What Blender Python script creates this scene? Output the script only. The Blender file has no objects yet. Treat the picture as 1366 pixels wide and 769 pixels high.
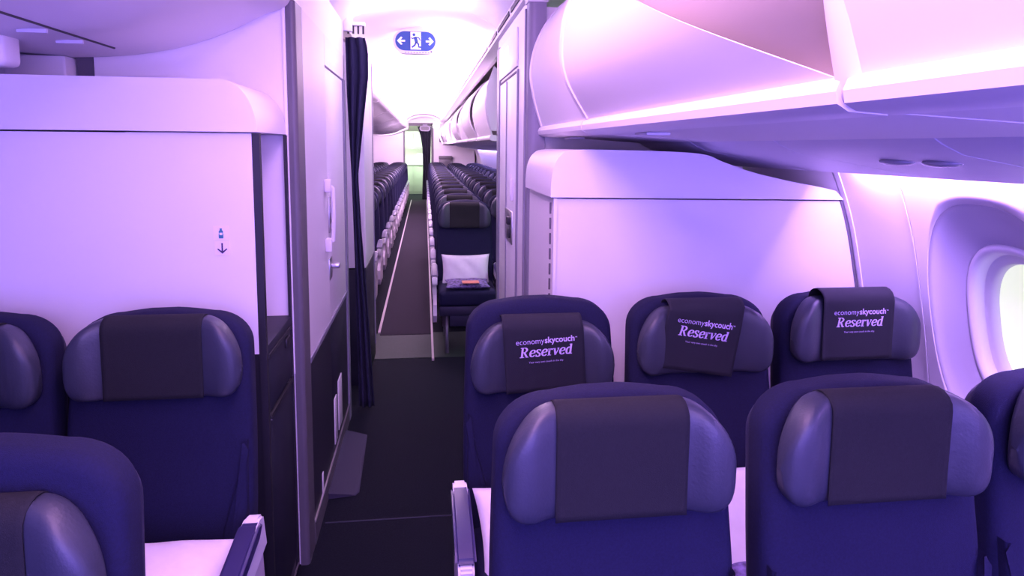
import bpy, bmesh, math, random
from mathutils import Vector, Matrix
from math import pi, sin, cos, tan, radians, sqrt, exp
random.seed(7)
S = bpy.context.scene
COL = S.collection

# ------------------------------------------------------------------ camera
W_PX, H_PX = 1366.0, 769.0
cam_d = bpy.data.cameras.new('camera')
cam = bpy.data.objects.new('camera', cam_d); COL.objects.link(cam)
cam_d.sensor_width = 36.0
cam_d.lens = 900.0 / W_PX * 36.0
cam_d.shift_y = -(H_PX / 2 - 302.0) / W_PX
cam_d.clip_start = 0.05
cam.location = (0, 0, 1.6)
cam.matrix_world = (Matrix.Translation((0, 0, 1.6)) @ Matrix.Rotation(-radians(7.4), 4, 'Z')
                    @ Matrix.Rotation(pi / 2 - radians(6.7), 4, 'X') @ Matrix.Rotation(radians(0.5), 4, 'Z'))
S.camera = cam

# ------------------------------------------------------------------ world, exposure, cabin lights
w = bpy.data.worlds.new('world'); S.world = w; w.use_nodes = True
w.node_tree.nodes['Background'].inputs[0].default_value = (0.35, 0.22, 0.75, 1)
w.node_tree.nodes['Background'].inputs[1].default_value = 0.12
S.view_settings.view_transform = 'Standard'
S.view_settings.look = 'None'
S.view_settings.exposure = 0.0
S.view_settings.gamma = 1.0
S.view_settings.use_curve_mapping = False

def area(name, loc, size, energy, color, direction, spread=pi):
    d = bpy.data.lights.new(name, 'AREA'); d.shape = 'RECTANGLE'
    d.size, d.size_y = size; d.energy = energy; d.color = color; d.spread = spread
    o = bpy.data.objects.new(name, d); COL.objects.link(o); o.location = loc
    # local x stays horizontal-across, local y runs along the cabin for vertical lamps
    z = -Vector(direction).normalized()
    y = Vector((0, 1, 0)) if abs(z.y) < 0.9 else Vector((0, 0, 1))
    x = y.cross(z).normalized(); y = z.cross(x).normalized()
    o.rotation_euler = Matrix((x, y, z)).transposed().to_euler()
    return o
LILAC = (0.62, 0.40, 1.0)
PINK = (1.0, 0.62, 1.0)
VIO = (0.50, 0.25, 1.0)
# mood lighting in the ceiling over the front rows (out of the frame, above the seats), then two added fills
area('ceiling_wash_front', (0.02, 0.7, 2.36), (0.7, 3.0), 74, (0.93, 0.47, 0.97), (0.45, 0, -1))
area('ceiling_wash_front_forward', (0.2, -1.3, 1.85), (2.2, 0.7), 62, (0.42, 0.29, 1.0), (0, 1, -0.10))  # added fill lamp behind the camera, reaches closet fronts under the bins
area('floor_wash_front_forward', (0.3, -1.5, 0.95), (2.6, 1.1), 92, (0.24, 0.155, 1.0), (0, 1, 0.45))  # added low blue fill, lifts the undersides of the bins
# cove lights washing the aisle ceiling further aft, then two added aft fills
area('aisle_cove_right', (0.40, 11.0, 2.25), (0.05, 13.0), 230, (1.0, 0.60, 1.0), (-0.55, 0, 0.8))
area('aisle_cove_left', (-0.42, 11.5, 2.25), (0.05, 12.0), 180, (1.0, 0.62, 1.0), (0.55, 0, 0.8))
area('aisle_cove_mid', (-0.05, 3.6, 2.28), (0.3, 1.0), 15, (0.72, 0.48, 1.0), (0, 0.2, 1))
area('aisle_wash_aft', (0.0, 15.0, 2.36), (0.5, 9.0), 190, (0.95, 0.58, 1.0), (0, 0.15, -1))  # added downlight, brightens the far seats and end wall
area('end_wall_wash', (-0.3, 18.3, 1.84), (2.4, 0.2), 70, (1.0, 0.60, 1.0), (0, 1, 0.0))  # added lamp hung below the bins to brighten the end wall
# sidewall cove over the windows
area('sidewall_cove', (1.425, 0.72, 1.575), (0.05, 2.85), 64, (0.55, 0.29, 1.0), (0.75, 0, -0.55))
area('sidewall_cove_aft', (1.425, 12.0, 1.575), (0.05, 14.0), 200, (0.50, 0.34, 1.0), (0.75, 0, -0.45))
# daylight in the aft galley and in the door area behind the monuments
area('galley_light', (-0.1, 22.2, 2.15), (1.2, 1.6), 120, (0.86, 1.0, 0.80), (0, 0, -1))
area('door_area_daylight', (1.35, 4.75, 1.5), (0.5, 0.6), 8, (0.75, 1.0, 0.80), (-1, 0, -0.7))

# ------------------------------------------------------------------ materials
def mat(name, col, rough=0.5, metal=0.0, bump=0.0, bscale=300, var=0.0, vscale=6, emit=None, estr=0, spec=0.5, trans=0, coat=0):
    m = bpy.data.materials.new(name); m.use_nodes = True
    nt = m.node_tree; b = nt.nodes['Principled BSDF']
    b.inputs['Base Color'].default_value = (*col, 1)
    b.inputs['Roughness'].default_value = rough
    b.inputs['Metallic'].default_value = metal
    b.inputs['Specular IOR Level'].default_value = spec
    b.inputs['Coat Weight'].default_value = coat
    tc = nt.nodes.new('ShaderNodeTexCoord')
    if var > 0:
        n = nt.nodes.new('ShaderNodeTexNoise'); n.inputs['Scale'].default_value = vscale; n.inputs['Detail'].default_value = 4
        nt.links.new(tc.outputs['Object'], n.inputs['Vector'])
        r = nt.nodes.new('ShaderNodeValToRGB')
        r.color_ramp.elements[0].position = 0.3; r.color_ramp.elements[1].position = 0.7
        r.color_ramp.elements[0].color = (*[c * (1 - var) for c in col], 1)
        r.color_ramp.elements[1].color = (*[min(1, c * (1 + var)) for c in col], 1)
        nt.links.new(n.outputs['Fac'], r.inputs['Fac']); nt.links.new(r.outputs['Color'], b.inputs['Base Color'])
    if bump > 0:
        n2 = nt.nodes.new('ShaderNodeTexNoise'); n2.inputs['Scale'].default_value = bscale; n2.inputs['Detail'].default_value = 3
        nt.links.new(tc.outputs['Object'], n2.inputs['Vector'])
        bp = nt.nodes.new('ShaderNodeBump'); bp.inputs['Strength'].default_value = bump; bp.inputs['Distance'].default_value = 0.002
        nt.links.new(n2.outputs['Fac'], bp.inputs['Height']); nt.links.new(bp.outputs['Normal'], b.inputs['Normal'])
    if emit:
        b.inputs['Emission Color'].default_value = (*emit, 1); b.inputs['Emission Strength'].default_value = estr
    return m
M = {}
M['wall'] = mat('white_laminate', (0.80, 0.77, 0.80), 0.42, bump=0.05, bscale=500, var=0.015, vscale=3)
M['cap'] = mat('white_moulding', (0.80, 0.78, 0.82), 0.38)
M['bin'] = mat('bin_plastic', (0.76, 0.74, 0.78), 0.62, bump=0.03, bscale=400)
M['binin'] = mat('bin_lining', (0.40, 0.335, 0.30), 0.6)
M['psu'] = mat('service_panel_plastic', (0.66, 0.66, 0.76), 0.4)
M['ceil'] = mat('ceiling_panel', (0.85, 0.83, 0.85), 0.5)
M['side'] = mat('sidewall_plastic', (0.80, 0.77, 0.80), 0.5, bump=0.04, bscale=350)
M['dish'] = mat('window_reveal_plastic', (0.56, 0.54, 0.62), 0.5)  # darker base colour stands in for shade inside the dished reveal
M['grey'] = mat('grey_post_trim', (0.11, 0.105, 0.12), 0.45)
M['post'] = mat('pale_post_trim', (0.24, 0.23, 0.30), 0.45)
M['dark'] = mat('dark_laminate', (0.016, 0.018, 0.030), 0.5, spec=0.25, bump=0.05, var=0.1)
M['black'] = mat('black_trim', (0.012, 0.012, 0.016), 0.5)
M['gap'] = mat('seam_shadow_gap', (0.10, 0.09, 0.12), 0.7)
M['metal'] = mat('brushed_metal', (0.62, 0.60, 0.62), 0.3, 0.9, bump=0.05)
M['white'] = mat('white_plastic', (0.8, 0.78, 0.8), 0.35)
M['fabric'] = mat('navy_seat_fabric', (0.0074, 0.0080, 0.036), 0.85, bump=0.5, bscale=700, var=0.18, vscale=220, spec=0.25)
M['leather'] = mat('navy_leather', (0.032, 0.037, 0.058), 0.42, bump=0.25, bscale=160, var=0.10, vscale=9)
M['cover'] = mat('dark_headrest_cloth', (0.016, 0.017, 0.020), 0.9, bump=0.4, bscale=600, var=0.08, vscale=200, spec=0.2)
M['reserved'] = mat('reserved_cover_cloth', (0.014, 0.015, 0.023), 0.85, bump=0.3, bscale=600, spec=0.3)
M['print'] = mat('lilac_print', (0.62, 0.50, 0.85), 0.7)
M['printhin'] = mat('thin_lilac_print', (0.56, 0.46, 0.80), 0.7)
M['plate'] = mat('dull_metal_plate', (0.035, 0.035, 0.06), 0.8, spec=0.2)
M['hard'] = mat('seat_hard_plastic', (0.022, 0.022, 0.05), 0.45)
M['pad'] = mat('armrest_pad', (0.030, 0.024, 0.095), 0.4)
M['shroud'] = mat('seat_side_shroud', (0.60, 0.54, 0.60), 0.4)
M['leg'] = mat('seat_leg_metal', (0.20, 0.19, 0.23), 0.4, 0.5)
M['linen'] = mat('white_linen', (0.84, 0.80, 0.86), 0.85, bump=0.5, bscale=40, var=0.03, vscale=30)
M['curtain'] = mat('navy_curtain', (0.012, 0.012, 0.045), 0.9, bump=0.2, bscale=500)
M['curtain2'] = mat('dark_aft_curtain', (0.010, 0.010, 0.025), 0.9)
M['carpet'] = mat('dark_cabin_carpet', (0.008, 0.010, 0.016), 0.95, spec=0.08, bump=0.8, bscale=500, var=0.3, vscale=150)
M['runner'] = mat('brown_aisle_carpet', (0.024, 0.020, 0.030), 0.95, spec=0.08, bump=0.8, bscale=500, var=0.25, vscale=120)
M['vinyl'] = mat('grey_green_vinyl', (0.022, 0.036, 0.030), 0.7, spec=0.2, var=0.12, vscale=60)  # greenish light on the floor is put into the vinyl colour
M['track'] = mat('pale_track_cover', (0.42, 0.36, 0.38), 0.5)
M['blue'] = mat('sign_blue', (0.014, 0.055, 0.23), 0.5, emit=(0.04, 0.12, 0.6), estr=0.1)
M['signwhite'] = mat('sign_white', (0.85, 0.82, 0.88), 0.5, emit=(0.9, 0.8, 1), estr=0.35)
M['lamp'] = mat('lamp_glow', (0.9, 1, 1), 0.5, emit=(0.6, 0.95, 1.0), estr=3.0)
M['spot'] = mat('warm_lamp_glow', (1, 1, 1), 0.5, emit=(1, 0.85, 1.0), estr=6.0)
M['cove'] = mat('cove_strip_glow', (1, 1, 1), 0.5, emit=(1.0, 0.75, 1.0), estr=3.5)
M['pane'] = mat('daylit_window_pane', (0.8, 0.85, 0.7), 0.3, emit=(0.80, 0.90, 0.52), estr=0.85)
M['sticker'] = mat('pale_sticker', (0.86, 0.78, 0.82), 0.5)
M['ink'] = mat('dark_ink', (0.05, 0.03, 0.09), 0.6)
M['teal'] = mat('teal_ink', (0.03, 0.18, 0.24), 0.6)
M['galley'] = mat('galley_panel', (0.34, 0.42, 0.32), 0.4)
M['galleyfar'] = mat('galley_bright_wall', (0.85, 0.9, 0.78), 0.4)
M['orange'] = mat('orange_card', (0.65, 0.25, 0.16), 0.6)
M['pattern'] = mat('patterned_blanket', (0.14, 0.11, 0.26), 0.8, var=0.9, vscale=45)
M['lens'] = mat('smoked_lens', (0.30, 0.30, 0.36), 0.2)

# ------------------------------------------------------------------ helpers
def link(name, me, m, parent=None, smooth=False):
    o = bpy.data.objects.new(name, me); COL.objects.link(o)
    if m is not None and len(me.materials) == 0: me.materials.append(m)
    if parent is not None: o.parent = parent
    if smooth:
        for p in me.polygons: p.use_smooth = True
    return o
def mesh(name, vs, fs, m, parent=None, smooth=False, fix=True):
    me = bpy.data.meshes.new(name); me.from_pydata([tuple(v) for v in vs], [], fs); me.update()
    if fix:
        b = bmesh.new(); b.from_mesh(me); bmesh.ops.recalc_face_normals(b, faces=b.faces); b.to_mesh(me); b.free()
    return link(name, me, m, parent, smooth)
def frombm(name, bm, m, parent=None, smooth=False, sharp=None):
    bmesh.ops.recalc_face_normals(bm, faces=bm.faces)
    me = bpy.data.meshes.new(name); bm.to_mesh(me); bm.free()
    o = link(name, me, m, parent, smooth)
    if sharp: me.set_sharp_from_angle(angle=radians(sharp))
    return o
def bbox(bm, x0, x1, y0, y1, z0, z1, bev=0.0, seg=2):
    r = bmesh.ops.create_cube(bm, size=1)
    vs = r['verts']
    for v in vs:
        v.co = Vector(((x0 + x1) / 2 + v.co.x * (x1 - x0), (y0 + y1) / 2 + v.co.y * (y1 - y0), (z0 + z1) / 2 + v.co.z * (z1 - z0)))
    if bev > 0:
        es = list({e for v in vs for e in v.link_edges})
        bmesh.ops.bevel(bm, geom=es, offset=bev, segments=seg, affect='EDGES', profile=0.5)
def box(name, x0, x1, y0, y1, z0, z1, m, parent=None, bev=0.0, seg=2):
    bm = bmesh.new(); bbox(bm, x0, x1, y0, y1, z0, z1, bev, seg)
    return frombm(name, bm, m, parent, bev > 0, 40 if bev > 0 else None)
def boxes(name, lst, m, parent=None, bev=0.0):
    bm = bmesh.new()
    for b in lst: bbox(bm, *b, bev)
    return frombm(name, bm, m, parent, bev > 0, 40 if bev > 0 else None)
def tube(name, pts, r, m, parent=None, n=10):
    vs, fs = [], []
    pts = [Vector(p) for p in pts]
    for i, p in enumerate(pts):
        d = (pts[min(i + 1, len(pts) - 1)] - pts[max(i - 1, 0)]).normalized()
        a = d.orthogonal().normalized()
        if i: # keep frame
            a = (pa - d * pa.dot(d)).normalized()
        pa = a; b = d.cross(a)
        for k in range(n):
            t = 2 * pi * k / n
            vs.append(p + (a * cos(t) + b * sin(t)) * r)
    for i in range(len(pts) - 1):
        for k in range(n):
            fs.append((i * n + k, i * n + (k + 1) % n, (i + 1) * n + (k + 1) % n, (i + 1) * n + k))
    fs.append(tuple(range(n))); fs.append(tuple((len(pts) - 1) * n + k for k in range(n)))
    return mesh(name, vs, fs, m, parent, True)
def extrude_y(name, prof, y0, y1, m, parent=None, smooth=False, sharp=30, closed=True, ny=1):
    """prof: list of (x,z)"""
    n = len(prof); vs = []; fs = []
    for j in range(ny + 1):
        y = y0 + (y1 - y0) * j / ny
        vs += [(x, y, z) for x, z in prof]
    for j in range(ny):
        for i in range(n if closed else n - 1):
            k = (i + 1) % n
            fs.append((j * n + i, j * n + k, (j + 1) * n + k, (j + 1) * n + i))
    if closed:
        fs.append(tuple(range(n))); fs.append(tuple(ny * n + i for i in range(n)))
    o = mesh(name, vs, fs, m, parent, smooth)
    if smooth: o.data.set_sharp_from_angle(angle=radians(sharp))
    return o
def thicken(prof, t):
    """offset an open (x,z) polyline to its left by t, giving a closed outline"""
    out = []
    for i, p in enumerate(prof):
        a = Vector(prof[max(i - 1, 0)]); b = Vector(prof[min(i + 1, len(prof) - 1)])
        d = (b - a).normalized(); nrm = Vector((-d.y, d.x))
        out.append((p[0] + nrm.x * t, p[1] + nrm.y * t))
    return list(prof) + out[::-1]
def spline(pts, n=8):
    """Catmull-Rom through 2-D / 3-D points"""
    P = [Vector(p) for p in pts]; out = []
    for i in range(len(P) - 1):
        p0 = P[max(i - 1, 0)]; p1 = P[i]; p2 = P[i + 1]; p3 = P[min(i + 2, len(P) - 1)]
        for k in range(n):
            t = k / n
            out.append(tuple(0.5 * ((2 * p1) + (p2 - p0) * t + (2 * p0 - 5 * p1 + 4 * p2 - p3) * t * t + (3 * p1 - p0 - 3 * p2 + p3) * t ** 3)))
    out.append(tuple(P[-1])); return out
def tag(o, label=None, cat=None, group=None, kind=None):
    if label: o['label'] = label
    if cat: o['category'] = cat
    if group: o['group'] = group
    if kind: o['kind'] = kind
    return o
def empty(name, loc=(0, 0, 0), rz=0):
    o = bpy.data.objects.new(name, None); COL.objects.link(o); o.location = loc; o.rotation_euler = (0, 0, rz)
    o.empty_display_size = 0.1
    return o
def struct(o): return tag(o, kind='structure')
def poly_xz(name, pts, y, t, m, parent=None):
    """flat outline in the XZ plane with thickness t towards +y"""
    n = len(pts)
    vs = [(x, y, z) for x, z in pts] + [(x, y + t, z) for x, z in pts]
    fs = [tuple(range(n)), tuple(range(2 * n - 1, n - 1, -1))] + [(i, (i + 1) % n, n + (i + 1) % n, n + i) for i in range(n)]
    return mesh(name, vs, fs, m, parent)
def poly_yz(name, pts, x, t, m, parent=None):
    n = len(pts)
    vs = [(x, y, z) for y, z in pts] + [(x + t, y, z) for y, z in pts]
    fs = [tuple(range(n)), tuple(range(2 * n - 1, n - 1, -1))] + [(i, (i + 1) % n, n + (i + 1) % n, n + i) for i in range(n)]
    return mesh(name, vs, fs, m, parent)

def text_mesh(body, size, bold=0.0, shear=0.0):
    c = bpy.data.curves.new('t', 'FONT'); c.body = body; c.size = size; c.offset = bold; c.shear = shear
    c.align_x = 'CENTER'; c.resolution_u = 3
    o = bpy.data.objects.new('t', c); COL.objects.link(o)
    bpy.context.view_layer.update()
    me = bpy.data.meshes.new_from_object(o.evaluated_get(bpy.context.evaluated_depsgraph_get()))
    bpy.data.objects.remove(o); bpy.data.curves.remove(c)
    vs = [v.co.to_2d() for v in me.vertices]; fs = [tuple(p.vertices) for p in me.polygons]
    bpy.data.meshes.remove(me)
    return vs, fs
def pen(strokes, thin=0.07, thick=0.19):
    """broad-nib strokes: vertical strokes thick, horizontal strokes thin"""
    vs, fs = [], []
    for st in strokes:
        pts = st['p'] if not st.get('s') else spline(st['p'], 6)
        k = st.get('k')
        base = len(vs)
        for i, p in enumerate(pts):
            a = Vector(pts[max(i - 1, 0)]); b = Vector(pts[min(i + 1, len(pts) - 1)])
            d = (b - a)
            if d.length < 1e-6: d = Vector((0, 1))
            d.normalize(); nr = Vector((-d.y, d.x))
            wd = k if k else thin + (thick - thin) * abs(d.y) ** 1.4
            vs += [Vector(p) + nr * wd / 2, Vector(p) - nr * wd / 2]
        for i in range(len(pts) - 1):
            fs.append((base + 2 * i, base + 2 * i + 1, base + 2 * i + 3, base + 2 * i + 2))
    return vs, fs
def L(*p, k=None): return dict(p=list(p), k=k)
def Cv(*p, k=None): return dict(p=list(p), k=k, s=True)
def serif_word():
    """the italic slab-serif word 'Reserved' drawn letter by letter; cap height 1"""
    R_ = ([L((0.22, 0), (0.22, 1)), L((0.02, 0.035), (0.44, 0.035), k=0.07), L((0.02, 0.965), (0.35, 0.965), k=0.07),
           Cv((0.22, 0.965), (0.5, 0.95), (0.66, 0.75), (0.5, 0.54), (0.22, 0.5)), L((0.42, 0.52), (0.70, 0.04), k=0.17), L((0.60, 0.035), (0.86, 0.035), k=0.07)], 0.90)
    e_ = ([Cv((0.12, 0.34), (0.35, 0.37), (0.52, 0.42), (0.53, 0.6), (0.36, 0.68), (0.18, 0.55), (0.12, 0.32), (0.2, 0.1), (0.36, 0.04), (0.56, 0.16))], 0.63)
    s_ = ([Cv((0.48, 0.56), (0.38, 0.68), (0.2, 0.66), (0.14, 0.52), (0.28, 0.38), (0.44, 0.25), (0.38, 0.07), (0.2, 0.03), (0.06, 0.15)), L((0.48, 0.7), (0.48, 0.5), k=0.06), L((0.06, 0.22), (0.06, 0.01), k=0.06)], 0.55)
    r_ = ([L((0.18, 0), (0.18, 0.7)), L((0.02, 0.66), (0.2, 0.66), k=0.07), L((0.02, 0.035), (0.38, 0.035), k=0.07), Cv((0.18, 0.48), (0.3, 0.64), (0.44, 0.66)), L((0.40, 0.66), (0.48, 0.56), k=0.15)], 0.52)
    v_ = ([L((0.16, 0.68), (0.3, 0.02), k=0.18), L((0.3, 0.02), (0.56, 0.62), k=0.09), L((0.0, 0.66), (0.26, 0.66), k=0.07), L((0.44, 0.66), (0.62, 0.66), k=0.09)], 0.62)
    d_ = ([L((0.52, 0), (0.52, 1)), L((0.36, 0.965), (0.54, 0.965), k=0.07), L((0.5, 0.035), (0.7, 0.035), k=0.07),
           Cv((0.5, 0.58), (0.36, 0.68), (0.18, 0.56), (0.12, 0.32), (0.2, 0.08), (0.36, 0.04), (0.5, 0.18))], 0.74)
    vs, fs, x = [], [], 0
    for st, adv in (R_, e_, s_, e_, r_, v_, e_, d_):
        v, f = pen(st); b = len(vs)
        vs += [Vector((p.x + x + p.y * 0.16, p.y)) for p in v]; fs += [tuple(i + b for i in q) for q in f]
        x += adv
    return [Vector((p.x - x / 2 - 0.08, p.y)) for p in vs], fs, x

# ------------------------------------------------------------------ the setting: shell of the cabin
struct(box('floor', -3.6, 2.1, -2.0, 24, -0.1, 0, M['carpet']))
struct(box('ceiling', -3.6, 2.1, -2.0, 24, 2.62, 2.7, M['ceil']))
struct(box('wall_front', -3.6, 2.1, -2.1, -2.0, -0.1, 2.7, M['wall']))
struct(box('wall_left', -3.6, -3.5, -2.0, 24, -0.1, 2.7, M['wall']))
# vinyl entry strip across the aisle, brown aisle carpet aft of it, pale seam by the monument
struct(box('trim_1', -0.52, 0.60, 5.02, 5.72, 0.0, 0.004, M['vinyl']))
struct(box('trim_2', -0.385, 0.045, 5.66, 20.2, 0.0, 0.008, M['runner']))
struct(box('trim_3', -0.405, -0.385, 5.72, 20.2, 0.0, 0.014, M['track']))
struct(box('trim_4', 0.045, 0.062, 4.95, 20.2, 0.0, 0.016, M['track']))
struct(box('trim_5', -0.43, 0.30, 2.782, 2.788, 0.0, 0.003, M['plate']))

# ---- aisle ceiling: a shallow arch, in panels with seams
def arch(x0, x1, z0, z1, n=16):
    return [(x0 + (x1 - x0) * i / n, z0 + (z1 - z0) * sin(pi * i / n) ** 0.7) for i in range(n + 1)]
ap = arch(-0.452, 0.44, 2.29, 2.43)
yy = [-2.0, 0.6, 2.6, 4.1, 5.2, 7.5, 10, 12.5, 15, 17.5, 20.2]
for i in range(len(yy) - 1):
    o = extrude_y('ceiling', thicken(ap, 0.02), yy[i] + 0.004, yy[i + 1] - 0.004, M['ceil'], None, True); struct(o)

# ---- right sidewall
WP = [(1.40, 1.75), (1.43, 1.62), (1.465, 1.53), (1.50, 1.45), (1.545, 1.32), (1.585, 1.15), (1.625, 0.95), (1.645, 0.80), (1.65, 0.6), (1.64, 0.3), (1.60, 0.0)]
wps = spline(WP, 6)
def wall_x(z):
    for (xa, za), (xb, zb) in zip(wps[:-1], wps[1:]):
        if zb <= z <= za: return xa + (xb - xa) * (za - z) / (za - zb)
    return wps[0][0] if z > 1 else wps[-1][0]
def plain_panel(name, y0, y1, parent=None):
    o = extrude_y(name, thicken([(wall_x(z), z) for z in [1.75 - 1.75 * k / 40 for k in range(41)]], 0.012), y0 + 0.003, y1 - 0.003, M['side'], parent, True)
    return o
struct(plain_panel('wall_right', 1.95, 2.29))
struct(plain_panel('wall_right', -2.0, -0.6))
struct(plain_panel('wall_right', 2.29, 20.3))
struct(box('trim_6', 1.80, 2.1, -2.0, 24, 0.0, 2.62, M['gap']))
def window_panel(y0, y1, idx):
    """sidewall panel with a dished oval reveal and an oval window opening"""
    yc = (y0 + y1) / 2 + 0.012; zc = 1.09
    z0, z1 = 0.55, 1.75
    N = 96
    def sup(a, ry, rz, n): # superellipse radius point
        c, s = cos(a), sin(a)
        r = (abs(c / ry) ** n + abs(s / rz) ** n) ** (-1 / n)
        return r * c, r * s
    def rect(a):
        c, s = cos(a), sin(a); t = 1e9
        if c > 1e-9: t = min(t, (y1 - 0.003 - yc) / c)
        if c < -1e-9: t = min(t, (y0 + 0.003 - yc) / c)
        if s > 1e-9: t = min(t, (z1 - zc) / s)
        if s < -1e-9: t = min(t, (z0 - zc) / s)
        return t * c, t * s
    angs = [2 * pi * k / N for k in range(N)]
    # make sure the rectangle's corners are hit
    for cy, cz in ((y1 - .003, z1), (y0 + .003, z1), (y0 + .003, z0), (y1 - .003, z0)):
        a = math.atan2(cz - zc, cy - yc) % (2 * pi)
        k = min(range(N), key=lambda q: abs(angs[q] - a)); angs[k] = a
    RO = (0.258, 0.365, 2.5); RI = (0.165, 0.245, 2.5)
    vs, fs = [], []
    rings = []
    for f in [q / 12 for q in range(13)]:      # rectangle -> reveal edge
        ring = []
        for a in angs:
            p = rect(a); q = sup(a, *RO)
            y = p[0] + (q[0] - p[0]) * f; z = p[1] + (q[1] - p[1]) * f
            ring.append((y, z, 0.0))
        rings.append(ring)
    rings_in = []
    for f, dx in ((0.0, 0.0), (0.06, 0.012), (0.3, 0.028), (0.65, 0.045), (0.9, 0.055), (1.0, 0.075)):
        ring = []
        for a in angs:
            p = sup(a, *RO); q = sup(a, *RI)
            ring.append((p[0] + (q[0] - p[0]) * f, p[1] + (q[1] - p[1]) * f, dx))
        rings_in.append(ring)
    def build(name, rg, m):
        vs, fs = [], []
        for ring in rg:
            for (y, z, dx) in ring:
                vs.append((wall_x(min(1.749, z + zc)) + dx, y + yc, z + zc))
        n = N
        for j in range(len(rg) - 1):
            for k in range(n):
                fs.append((j * n + k, j * n + (k + 1) % n, (j + 1) * n + (k + 1) % n, (j + 1) * n + k))
        o = mesh(name, vs, fs, m, None, True, fix=False)
        o.data.set_sharp_from_angle(angle=radians(35))
        md = o.modifiers.new('s', 'SOLIDIFY'); md.thickness = 0.006; md.offset = 0
        return o
    struct(build('wall_right', rings, M['side']))
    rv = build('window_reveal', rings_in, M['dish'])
    root = empty('window_%d' % idx, (wall_x(zc) + 0.07, yc, zc)); struct(root)
    def rel(o):
        o.parent = root; o.matrix_parent_inverse = Matrix.Translation(-Vector(root.location)); return o
    rel(rv)
    # white rounded frame ring
    vs, fs = [], []
    prof = [(1.03, 0.060), (1.0, 0.050), (0.94, 0.052), (0.91, 0.070), (0.90, 0.10)]
    for f, dx in prof:
        for a in angs:
            p = sup(a, RI[0] * f, RI[1] * f, 2.6)
            vs.append((wall_x(p[1] + zc) + dx, p[0] + yc, p[1] + zc))
    for j in range(len(prof) - 1):
        for k in range(N):
            fs.append((j * N + k, j * N + (k + 1) % N, (j + 1) * N + (k + 1) % N, (j + 1) * N + k))
    rel(mesh('window_frame', vs, fs, M['white'], None, True, fix=False))
    # inner seal, a second step further out, then the pane
    vs, fs = [], []
    prof = [(0.905, 0.095), (0.80, 0.10), (0.785, 0.13)]
    for f, dx in prof:
        for a in angs:
            p = sup(a, RI[0] * f, RI[1] * f, 2.6)
            vs.append((wall_x(p[1] + zc) + dx, p[0] + yc, p[1] + zc))
    for j in range(len(prof) - 1):
        for k in range(N):
            fs.append((j * N + k, j * N + (k + 1) % N, (j + 1) * N + (k + 1) % N, (j + 1) * N + k))
    rel(mesh('window_seal', vs, fs, M['white'], None, True, fix=False))
    pts = [sup(a, RI[0] * .8, RI[1] * .8, 2.6) for a in angs]
    pn = [(wall_x(p[1] + zc) + 0.128, p[0] + yc, p[1] + zc) for p in pts]; pn2 = [(a + .004, b, c) for a, b, c in pn]; NN = len(pn)
    rel(mesh('pane', pn + pn2, [tuple(range(NN)), tuple(range(NN, 2 * NN))] + [(i, (i + 1) % NN, NN + (i + 1) % NN, NN + i) for i in range(NN)], M['pane']))
    lo = extrude_y('wall_right', thicken([(wall_x(z), z) for z in [0.55 - 0.55 * k / 12 for k in range(13)]], 0.012), y0 + 0.003, y1 - 0.003, M['side'], None, True)
    struct(lo)
window_panel(1.34, 1.95, 1)
window_panel(0.73, 1.34, 2)
struct(plain_panel('wall_right', -0.6, 0.73))
# vertical seam covers between sidewall panels
for n, y in ((7, 1.952), (8, 2.262)):
    pr = [(wall_x(z), z) for z in [1.72 - 1.72 * k / 30 for k in range(31)]]
    struct(extrude_y('trim_%d' % n, thicken(pr, -0.004), y - (0.003 if n == 7 else 0.012), y + (0.003 if n == 7 else 0.012), M['white'], None, True))
# dado rail low on the sidewall
struct(extrude_y('trim_9', [(1.60, 0.52), (1.66, 0.52), (1.66, 0.58), (1.615, 0.575)], -2, 2.26, M['post'], None))

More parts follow.
